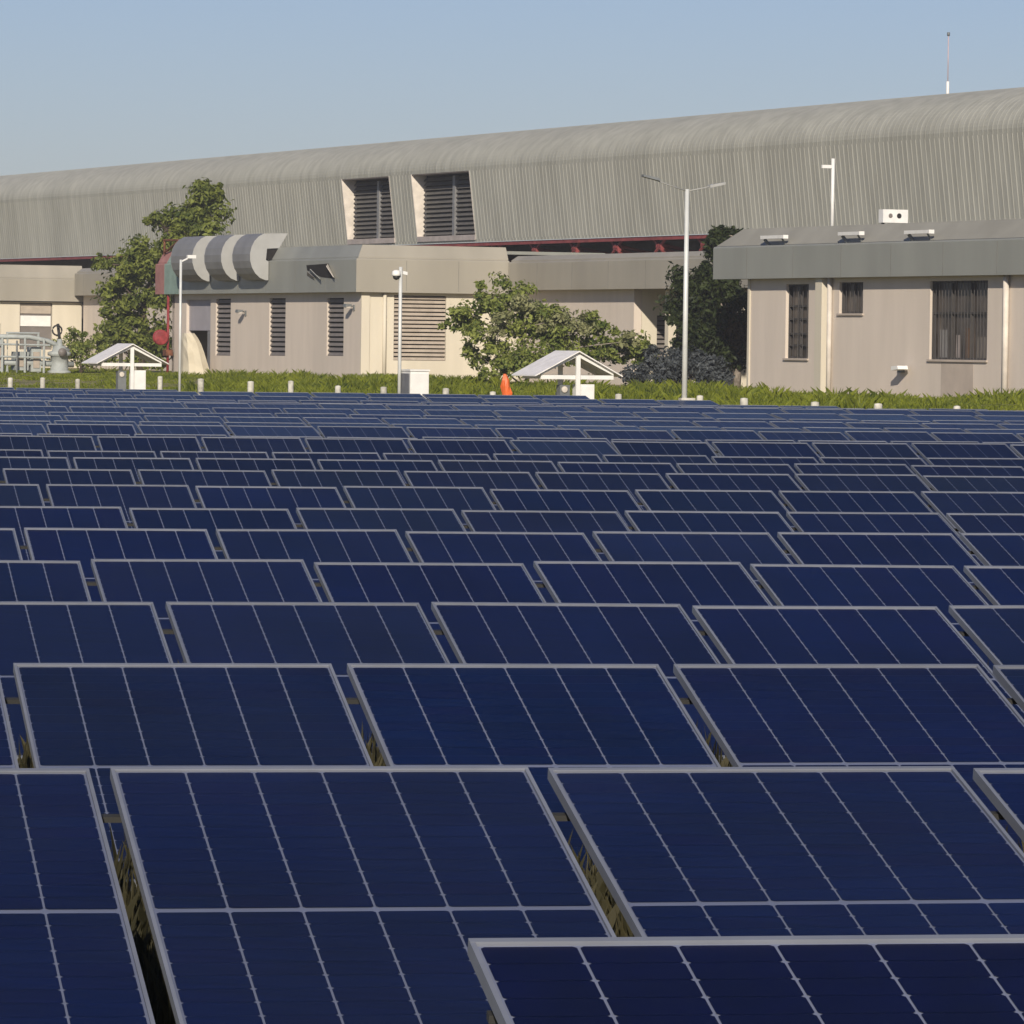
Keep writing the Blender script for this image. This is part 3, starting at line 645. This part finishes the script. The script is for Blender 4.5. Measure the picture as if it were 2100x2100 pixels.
# orange bag
mb = MB(); nu, nv = 9, 8
for j in range(nv + 1):
    for i in range(nu):
        th = j / nv * math.pi; ph = i / nu * 2 * math.pi; k = 1 + .45 * noise.noise(Vector((i * .9, j * .7, 5)))
        sx = (.11 if j < nv - 1 else .09 if j == nv - 1 else .03) * k
        zz = .36 - .36 * math.cos(math.pi - th) * -1
        mb.v.append(W(SP - .2 + sx * math.cos(ph) + .12 * (1 - j / nv) - .05, 108.3 + sx * math.sin(ph), -1.9 + 1.16 * (j / nv)))
for j in range(nv):
    for i in range(nu): mb.f.append((j * nu + i, j * nu + (i + 1) % nu, (j + 1) * nu + (i + 1) % nu, (j + 1) * nu + i))
solo('orange_sack', mb, M['orange'], W(SP - .2, 108.3, -1.9), 'crumpled bright orange plastic sack standing behind the panels', 'sack')

# ------------------------------------------------------------------ vegetation
def leaf_cloud(mb, c, rx, ry, rz, n, size, r_):
    ph = Vector((r_.uniform(0, 50), r_.uniform(0, 50), r_.uniform(0, 50)))
    for _ in range(n):
        d = Vector((r_.gauss(0, 1), r_.gauss(0, 1), r_.gauss(0, 1))).normalized()
        rad = (r_.random() ** .45) * (1 + .75 * noise.noise(d * 1.7 + ph))
        q = Vector((c[0] + d.x * rx * rad, c[1] + d.y * ry * rad, c[2] + d.z * rz * rad))
        nrm = (d * .8 + Vector((0, 0, .35)) + Vector((r_.uniform(-1, 1), r_.uniform(-1, 1), r_.uniform(-1, 1))) * .9).normalized()
        a = nrm.cross(Vector((r_.uniform(-1, 1), r_.uniform(-1, 1), r_.uniform(-1, 1)))).normalized(); b = nrm.cross(a)
        l = size * r_.uniform(.55, 1.4); w_ = l * r_.uniform(.35, .6)
        mb.add([q - a * l * .5, q + b * w_ * .5 + nrm * l * .08, q + a * l * .5, q - b * w_ * .5 + nrm * l * .08], [(0, 1, 2, 3)])
def tree(name, base, label, cat, trunk, clusters, leaf_mats, seed, leafsize=.2, dens=900, bark='bark', trunk_r=.16, group=None, sub=(7, .42)):
    """clusters: (dx, dy, z, rx, ry, rz, material index) about the base"""
    r_ = random.Random(seed); t = thing(name, base, label, cat, group); b = Vector(base)
    tm = MB(); pts = [b + Vector(p) for p in trunk]; tm.tube(pts, [trunk_r * (1 - .6 * i / (len(pts) - 1)) for i in range(len(pts))], 9)
    mbs = [MB() for _ in leaf_mats]; limb_list = []
    for (dx, dy, z, rx, ry, rz, mi) in clusters:
        c = b + Vector((dx, dy, z)); st = min(pts, key=lambda q: (q - (c - Vector((0, 0, rz)))).length)
        mid = (st + c) * .5 + Vector((r_.uniform(-.15, .15), r_.uniform(-.15, .15), r_.uniform(0, .2)))
        limbs = MB(); limb_list.append(limbs); limbs.tube([st, mid, c], [trunk_r * .42, trunk_r * .28, trunk_r * .1], 6)
        k, kr = sub
        for _ in range(k):
            a = Vector((r_.gauss(0, .55), r_.gauss(0, .55), r_.gauss(0, .5)))
            if a.length > 1.05: a = a.normalized() * r_.uniform(.75, 1.05)
            cc = c + Vector((a.x * rx, a.y * ry, a.z * rz)); f_ = r_.choice((.5, .7, .9, 1.1, 1.4)) * kr; a *= 1.12
            limbs.tube([c, cc], [trunk_r * .12, trunk_r * .04], 4)
            leaf_cloud(mbs[mi], cc, rx * f_, ry * f_, rz * f_ * .85, int(dens * rx * rz * kr * kr * r_.uniform(.7, 1.2)) + 12, leafsize, r_)
    part('trunk', tm, M[bark], t, True); [part('limb', l_, M[bark], t, True) for l_ in limb_list]
    for mbx, mn in zip(mbs, leaf_mats):
        if mbx.v: part('crown', mbx, M[mn], t)
    return t
# left tree (x to the right of the picture, y away)
b = W(68.6, 206.5, GZ)
tree('leafy_tree', b, 'tall olive-green tree growing left of the curved hoods', 'tree',
     [(0, 0, 0), (.1, 0, 1.2), (.05, .1, 2.6), (.5, .1, 4.2), (1.1, .2, 5.3), (1.6, .2, 6.4)],
     [(1.9, .3, 6.9, 1.2, 1.2, 1.0, 0), (2.9, .3, 6.6, 1.0, 1.0, 1.0, 0), (1.0, -.2, 6.1, 1.1, 1.1, .9, 0), (2.3, -.4, 5.5, 1.4, 1.0, .9, 0), (.8, .2, 5.1, 1.0, 1.1, .8, 0),
      (-.4, -.3, 4.6, 1.0, 1.1, .8, 0), (-.9, -.1, 3.8, .9, 1.0, .8, 0), (.5, -.3, 4.0, 1.1, 1.1, .8, 0), (-1.1, .1, 2.9, .9, 1.0, .8, 0), (.4, -.4, 2.9, 1.2, 1.1, .9, 0),
      (-1.1, -.2, 2.0, 1.0, 1.0, .8, 0), (.5, -.4, 1.7, 1.2, 1.0, .9, 0), (-.9, 0, 1.0, 1.0, 1.0, .7, 0), (.8, 0, .8, 1.1, 1.0, .8, 0), (2.6, .4, 7.8, .5, .6, .5, 0), (3.2, .4, 7.5, .5, .6, .5, 0), (1.9, .2, 4.6, .9, .9, .8, 0), (-1.6, 0, 4.6, .45, .5, .35, 0)],
     ['leaf_a'], 11, .24, 900, trunk_r=.2, sub=(9, .46))
b = W(64.0, 200.4, GZ)
tree('low_shrub', b, 'low pale-green shrub between the machinery and the tall tree', 'shrub', [(0, 0, 0), (0, 0, .5), (.1, 0, 1.1)],
     [(-.7, 0, .8, .8, .7, .6, 0), (.3, 0, 1.0, .8, .7, .7, 0), (.9, .1, .6, .6, .6, .5, 0), (-.1, .1, 1.5, .5, .5, .4, 0)], ['leaf_c'], 5, .17, 1000, trunk_r=.06, sub=(9, .45))
# big flowering shrub in the middle
b = W(64.2, 152.0, GZ)
tree('spreading_shrub', b, 'wide pale-tipped shrub in front of the set-back range', 'shrub',
     [(-.6, 0, 0), (-.5, 0, .8), (-.8, 0, 1.7), (-1.2, .1, 2.6)],
     [(-1.7, 0, 2.91, .75, .8, .7, 0), (-2.5, .1, 2.46, .8, .8, .6, 0), (-.9, 0, 2.64, .9, .9, .7, 0), (-1.9, -.2, 1.82, 1.0, .9, .8, 0), (-.2, -.1, 2.27, .9, .9, .7, 0), (-3.0, .1, 2.09, .4, .5, .4, 0),
      (.7, 0, 2.00, 1.0, .9, .6, 0), (-.8, -.3, 1.36, 1.1, .9, .8, 0), (1.7, .1, 1.73, .8, .8, .55, 0), (.6, -.2, 1.27, 1.1, .9, .7, 0), (2.6, .1, 1.46, .8, .8, .55, 0), (1.9, -.1, 1.00, .9, .8, .6, 0),
      (3.4, .2, 1.23, .6, .6, .45, 0), (-2.0, -.1, 0.91, .6, .6, .7, 0), (-1.1, -.2, 0.64, .8, .7, .6, 0),
      (-.9, -.7, 2.73, .5, .4, .4, 1), (.2, -.7, 2.18, .55, .4, .4, 1), (1.2, -.6, 2.00, .5, .4, .35, 1), (2.6, -.6, 1.55, .4, .4, .3, 1), (-1.4, -.9, 2.09, .35, .3, .4, 1)],
     ['leaf_c', 'leaf_pale'], 23, .18, 1000, bark='bark_pale', trunk_r=.08, sub=(9, .45))
# dark tree by the right annexe
b = W(69.8, 150.2, GZ)
tree('dark_tree', b, 'dark green tree with browning side between the lamp post and the right annexe', 'tree',
     [(.35, 0, 0), (.4, 0, 1.0), (.1, 0, 2.2), (-.1, 0, 3.6), (-.2, 0, 4.8)],
     [(-.35, 0, 4.9, .45, .5, .55, 0), (-.5, 0, 3.9, .55, .6, .6, 0), (-1.2, -.1, 3.5, .6, .6, .5, 0), (-.3, -.2, 3.1, .8, .7, .7, 0), (-1.1, 0, 2.5, .8, .7, .7, 0), (.2, -.1, 2.5, .8, .7, .7, 0), (-.5, -.2, 1.9, .9, .8, .7, 0),
      (.55, -.3, 2.0, .55, .5, .65, 1), (.6, -.2, 1.4, .5, .5, .5, 1), (-.9, 0, 1.4, .7, .7, .5, 0), (.1, -.1, 1.3, .7, .7, .5, 0), (.25, 0, 5.0, .35, .4, .3, 0)],
     ['leaf_b', 'leaf_brown'], 31, .19, 1300, bark='bark_pale', trunk_r=.14, sub=(11, .55))
for (s_, u_, lab, sd) in ((67.2, 149.6, 'dark slate-grey bush left of the lamp post under the dark tree', 3), (66.9, 146.6, 'dark slate-grey bush right of the lamp post under the dark tree', 4)):
    tree('slate_shrub', W(s_, u_, GZ), lab, 'shrub', [(0, 0, 0), (0, 0, .35), (.05, 0, .7)],
         [(-.7, 0, .45, .6, .6, .5, 0), (.1, .1, .75, .7, .6, .6, 0), (.75, 0, .5, .6, .6, .5, 0), (-.2, -.1, 1.0, .5, .5, .45, 0), (.5, 0, .9, .5, .5, .4, 0)], ['leaf_grey'], sd, .16, 1500, trunk_r=.05, group='slate-grey bushes below the dark tree', sub=(9, .5))

# weeds and grass along the foot of the buildings (nobody could count them)
mb = MB(); r_ = random.Random(99)
def weed_h(s, u):
    a = noise.noise(Vector((s * .18, u * .10, 1.7))); b_ = noise.noise(Vector((s * .6, u * .35, 7.7)))
    return max(.03, .12 + .30 * a + .20 * b_ + (.10 if 108 < u < 160 and s < 62 else 0))
cnt = 0
while cnt < 5200:
    u = r_.uniform(108, 232); s = r_.uniform(49, 67.5)
    p = W(s, u, 0); px = 1050 + p.x / p.y * 10478
    if px < -120 or px > 2220: continue
    h = weed_h(s, u) * r_.uniform(.6, 1.5)
    if px < 430: h *= .45
    if r_.random() < .07: h *= 1.8
    p.z = ground_z(p.x, p.y); cnt += 1; rad = r_.uniform(.18, .6)
    for _ in range(r_.randint(20, 36)):
        a = r_.uniform(0, 2 * math.pi); rr = rad * math.sqrt(r_.random()); q = p + Vector((math.cos(a) * rr, math.sin(a) * rr, 0))
        hh = h * (1.15 - .7 * (rr / rad) ** 2) * r_.uniform(.6, 1.2)
        d = Vector((math.cos(a + r_.uniform(-1, 1)), math.sin(a + r_.uniform(-1, 1)), 0)); hh = min(hh, .42); w_ = d.cross(Vector((0, 0, 1))) * r_.uniform(.008, .022)
        tip = q + d * hh * r_.uniform(.1, .9) + Vector((0, 0, hh)); mdl = q + d * hh * .15 + Vector((0, 0, hh * .6))
        mb.add([q - w_ * .6, q + w_ * .6, mdl + w_, tip, mdl - w_], [(0, 1, 2, 3, 4)])
g = link('weeds', mb.mesh('weeds'), M['grass']); tag(g, 'yellow-green weeds and tall grass along the foot of the buildings', 'weeds', kind='stuff')

# ------------------------------------------------------------------ the solar field
YAW, TILT, PW = R(9.5728), R(12.939), 1.0505
E1 = Vector((math.cos(YAW), math.sin(YAW), 0)); BK = Vector((-math.sin(YAW), math.cos(YAW), 0))
PLEN = 2.0
# row: (distance of the upper edge, offset of a module's left side along the row, height below the camera)
ROWS = {1: (8.1, 1.303, .965), 2: (12.039, 1.075, 1.022), 3: (15.959, 1.119, 1.028), 4: (19.905, 1.988, 1.041), 5: (23.863, 2.03, 1.048), 6: (27.885, 2.006, 1.048), 7: (31.855, 2.946, 1.068),
        8: (35.832, 2.729, 1.044), 9: (39.815, 2.695, 1.035), 10: (43.637, 3.552, 1.035), 11: (47.566, 3.632, 1.063), 12: (51.289, 4.414, 1.003)}
for r in range(13, 25):
    ROWS[r] = (51.289 + 3.93 * (r - 12), 4.414 + .21 * (r - 12) + rnd.uniform(-.4, .4), 1.03 + rnd.uniform(-.03, .03))
ROWS[13] = (55.2, 4.1, 1.055); ROWS[14] = (59.1, 4.5, 1.02)
# meshes shared by all modules; local x along the row, y up the slope (0 = top edge, negative = down), z normal
LS, LT, DEP = .009, .018, .024
def frame_mesh():
    mb = MB()
    mb.box(0, 1, -LT, 0, -DEP, .004); mb.box(0, 1, -PLEN, -PLEN + LT, -DEP, .004)
    mb.box(0, LS, -PLEN + LT, -LT, -DEP, .0035); mb.box(1 - LS, 1, -PLEN + LT, -LT, -DEP, .0035)
    return mb.mesh('frame')
ME_FRAME = frame_mesh()
ME_BACK = MB().box(LS, 1 - LS, -PLEN + LT, -LT, -.008, -.004).mesh('backsheet')
ME_GLASS = MB().add([(LS, -PLEN + LT, .0), (1 - LS, -PLEN + LT, .0), (1 - LS, -LT, .0), (LS, -LT, .0)], [(0, 1, 2, 3)]).mesh('glass')
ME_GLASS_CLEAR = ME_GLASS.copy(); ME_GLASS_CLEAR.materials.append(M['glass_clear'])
CWX, CGX = .1570, .0054
CX0 = (1 - 6 * CWX - 5 * CGX) / 2
CPY, CHY = .0796, .0780
YTOP = [-LT - .010, -1.009]                 # start of the upper and lower half
def cellpoly(w, h, c): return [(c, 0), (w - c, 0), (w, -c), (w, -h + c), (w - c, -h), (c, -h), (0, -h + c), (0, -c)]
ME_CELL = MB().add([(x, y, -.0015) for x, y in cellpoly(CWX, CHY, .0065)], [tuple(range(8))[::-1]]).mesh('cell')
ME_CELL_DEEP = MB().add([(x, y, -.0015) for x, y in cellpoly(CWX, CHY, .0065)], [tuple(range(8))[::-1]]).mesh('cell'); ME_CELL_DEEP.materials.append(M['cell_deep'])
def strip_mesh():
    mb = MB(); L_, R_ = [], []; c = .0065
    for k in range(12):
        y = -k * CPY
        L_ += [(c, y), (0, y - c), (0, y - CHY + c), (c, y - CHY)]
    pts = L_ + [(CWX - x, y) for x, y in reversed(L_)]
    # quads between left and right outlines
    n = len(L_)
    mb.add([(x, y, -.0015) for x, y in L_] + [(CWX - x, y, -.0015) for x, y in L_], [(i, i + 1, n + i + 1, n + i) for i in range(n - 1)])
    return mb.mesh('cell_strip')
ME_STRIP = strip_mesh()
def array_mesh():
    mb = MB()
    for hlf in range(2):
        for cx in range(6):
            x = CX0 + cx * (CWX + CGX); y = YTOP[hlf]; l = 12 * CPY - .0016
            mb.add([(x, y, -.0015), (x, y - l, -.0015), (x + CWX, y - l, -.0015), (x + CWX, y, -.0015)], [(0, 1, 2, 3)])
    return mb.mesh('cell_array')
ME_ARRAY = array_mesh()
for me, k in ((ME_FRAME, 'alu'), (ME_BACK, 'backsheet'), (ME_GLASS, 'glass'), (ME_CELL, 'cell'), (ME_STRIP, 'cell'), (ME_ARRAY, 'cell')): me.materials.append(M[k])
def ordinal(n): return '%d%s' % (n, 'th' if 10 <= n % 100 <= 20 else {1: 'st', 2: 'nd', 3: 'rd'}.get(n % 10, 'th'))
rot = Matrix((E1, (BK * math.cos(TILT) + Vector((0, 0, math.sin(TILT)))), Vector((0, 0, 0)))).transposed()
ax, ay = E1, BK * math.cos(TILT) + Vector((0, 0, math.sin(TILT))); az = ax.cross(ay)
EUL0 = Matrix((ax, ay, az)).transposed().to_euler()
FOCAL = 10478.0
def scr(p):
    d = p - Vector((0, 0, CAM_H)); return 1050 + FOCAL * d.dot(right) / -d.dot(back), 1050 - FOCAL * d.dot(up) / -d.dot(back)
def inside_field(x, y):                    # the field's far edge runs obliquely
    return y < 99.5 - .2 * (x + 10) - max(0, x - .5) * 1.55
NPANEL = 0
ROWTILT = [rnd.gauss(0, R(1.0)) for _ in range(11)]
PALE = {(12, 4), (13, -3), (13, -2), (14, 1), (14, 2), (14, -1)}
for r, (D, x0, h) in ROWS.items():
    ks = []
    for k in range(-40, 40):
        o_ = BK * D + E1 * (x0 + k * PW) + Vector((0, 0, CAM_H - h))
        if r == 1 and k < 0: continue
        a = scr(o_)[0]; b2 = scr(o_ + E1)[0]
        lo = scr(o_ - ay * 1.2)[0] if r < 5 else a; hi = scr(o_ + E1 - ay * 1.2)[0] if r < 5 else b2
        vis = max(b2, hi) > 4 and min(a, lo) < 2096
        extra = r <= 20 and max(b2, hi) > 4 - (b2 - a) and min(a, lo) < 2096 + (b2 - a)
        c_ = o_ + E1 * .5
        if (vis or extra) and inside_field(c_.x, c_.y): ks.append((k, o_, vis))
    if not ks: continue
    vk = [q[0] for q in ks if q[2]]; ks = [q for q in ks if q[2] or q[0] in (vk[0] - 1, vk[-1] + 1)]
    cnt = 0
    for k, o_, vis in ks:
        if vis:
            cnt += 1
            lab = 'solar panel in the %s row from the front, %s from the left' % (ordinal(r), ordinal(cnt))
            if r == 1: lab = 'nearest darkest solar panel, cut by the lower right corner of the picture' if cnt == 1 else 'solar panel right of the nearest one in the front row'
        else:
            lab = 'solar panel just outside the picture, %s end of the %s row' % ('left' if k == ks[0][0] else 'right', ordinal(r))
        t = thing('solar_panel', o_, lab, 'solar panel', 'solar panels of the field')
        e = EUL0.copy(); q = EUL0.to_matrix()
        if r >= 13: q = q @ Matrix.Rotation((-R(3.4) if r < 15 else -R(7.3)) + ROWTILT[(r * 7 + k // 3) % 11], 3, 'X')
        if r == 3: q = q @ Matrix.Rotation(R(.8), 3, 'X')
        if (r, k) in PALE: q = q @ Matrix.Rotation(-R(3.5), 3, 'X')
        if r > 1:
            q = q @ Matrix.Rotation(rnd.gauss(0, .0035), 3, 'X') @ Matrix.Rotation(rnd.gauss(0, .0025), 3, 'Y')
            t.location = o_ + Vector((0, 0, rnd.gauss(0, .004)))
        t.rotation_euler = q.to_euler()
        NPANEL += 1
        tn = rnd.choice(((.80, 1.08, 1.1), (.9, 1.0, 1.12), (.74, 1.12, 1.05), (1.02, .95, 1.1), (.85, 1.0, 1.2)))
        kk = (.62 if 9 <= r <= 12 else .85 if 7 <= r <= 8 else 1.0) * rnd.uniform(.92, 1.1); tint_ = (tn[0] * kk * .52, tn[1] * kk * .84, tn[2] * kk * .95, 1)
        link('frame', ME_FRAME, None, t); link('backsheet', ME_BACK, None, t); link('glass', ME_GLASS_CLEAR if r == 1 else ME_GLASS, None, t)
        if vis and r <= 3:
            for hlf in range(2):
                for j in range(12):
                    for cx in range(6):
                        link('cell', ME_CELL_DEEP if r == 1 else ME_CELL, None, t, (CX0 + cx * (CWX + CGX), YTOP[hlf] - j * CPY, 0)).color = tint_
        elif vis and r <= 10:
            for hlf in range(2):
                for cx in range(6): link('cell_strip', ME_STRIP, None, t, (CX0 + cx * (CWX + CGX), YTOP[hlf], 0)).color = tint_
        else:
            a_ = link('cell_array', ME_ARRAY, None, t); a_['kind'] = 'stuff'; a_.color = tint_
    # rack under the row
    k0, k1 = ks[0][0], ks[-1][0]; o0 = BK * D + E1 * (x0 + k0 * PW) + Vector((0, 0, CAM_H - h)); ln = (k1 - k0) * PW + 1.0
    rk = thing('panel_rack', Vector((o0.x, o0.y, 0)), 'galvanised rail and post rack under the %s row of solar panels' % ordinal(r), 'rack', 'racks under the panel rows')
    for d in (.22, 1.65):
        q = o0 - ay * d - az * (DEP + .025)
        mb = MB(); hx = ax * ln
        pts = []
        for zz in (-.007, .007):
            for (xx, yy) in ((0, -.012), (1, -.012), (1, .012), (0, .012)): pts.append(q + hx * xx + ay * yy + az * zz)
        part('rail', mb.hexa(pts), M['steel'], rk)
    npost = max(2, int(ln / 3.2) + 1)
    for i in range(npost):
        xx = .5 + PW * round((ln - 1.0) / PW * i / (npost - 1))
        for d in (.40, 1.57):
            q = o0 + ax * xx - ay * d - az * (DEP + .06)
            part('post', MB().box(q.x - .03, q.x + .03, q.y - .03, q.y + .03, -.1, q.z), M['steel'], rk)
# dry grass growing in the aisles and under the nearer rows
mb = MB(); r_ = random.Random(5)
for r in range(3, 10):
    D, x0, h = ROWS[r]
    for i in range(int(2600 if r < 5 else 1400)):
        f_ = r_.random(); dd = D - 2.03 - 1.3 * f_; xx = r_.uniform(-.115, .115) * D + dd * math.tan(YAW)
        p = BK * dd + E1 * xx; p.z = 0; hh = (.63 - .30 * f_) * r_.uniform(.78, 1.0)
        for _ in range(9):
            a = r_.uniform(0, 2 * math.pi); d = Vector((math.cos(a), math.sin(a), 0)); q = p + d * r_.uniform(0, .07); h2 = hh * r_.uniform(.45, 1)
            w_ = d.cross(Vector((0, 0, 1))) * r_.uniform(.004, .010); tip = q + d * h2 * r_.uniform(.05, .4) + Vector((0, 0, h2)); mdl = q + d * h2 * .08 + Vector((0, 0, h2 * .6))
            mb.add([q - w_, q + w_, mdl + w_ * .8, tip, mdl - w_ * .8], [(0, 1, 2, 3, 4)])
g = link('dry_grass', mb.mesh('dry_grass'), leaf_mat('dry_grass_blades', (.028, .028, .013), (.085, .075, .036), scale=2)); tag(g, 'dry tan grass in the aisles under the panels', 'grass', kind='stuff')
print('panels', NPANEL, 'objects', len(bpy.data.objects))
# ------------------------------------------------------------------ thin haze
hz = MB().box(-3200, 3200, -700, 6200, -1.2, 16).mesh('haze')
hm = bpy.data.materials.new('thin_haze'); hm.use_nodes = True; hn = hm.node_tree; hn.nodes.clear()
pv = hn.nodes.new('ShaderNodeVolumePrincipled'); pv.inputs['Color'].default_value = (.86, .88, .92, 1); pv.inputs['Density'].default_value = .00032
ho = hn.nodes.new('ShaderNodeOutputMaterial'); hn.links.new(pv.outputs[0], ho.inputs['Volume'])
tag(link('haze', hz, hm), 'thin pale haze over the whole site', 'haze', kind='stuff')
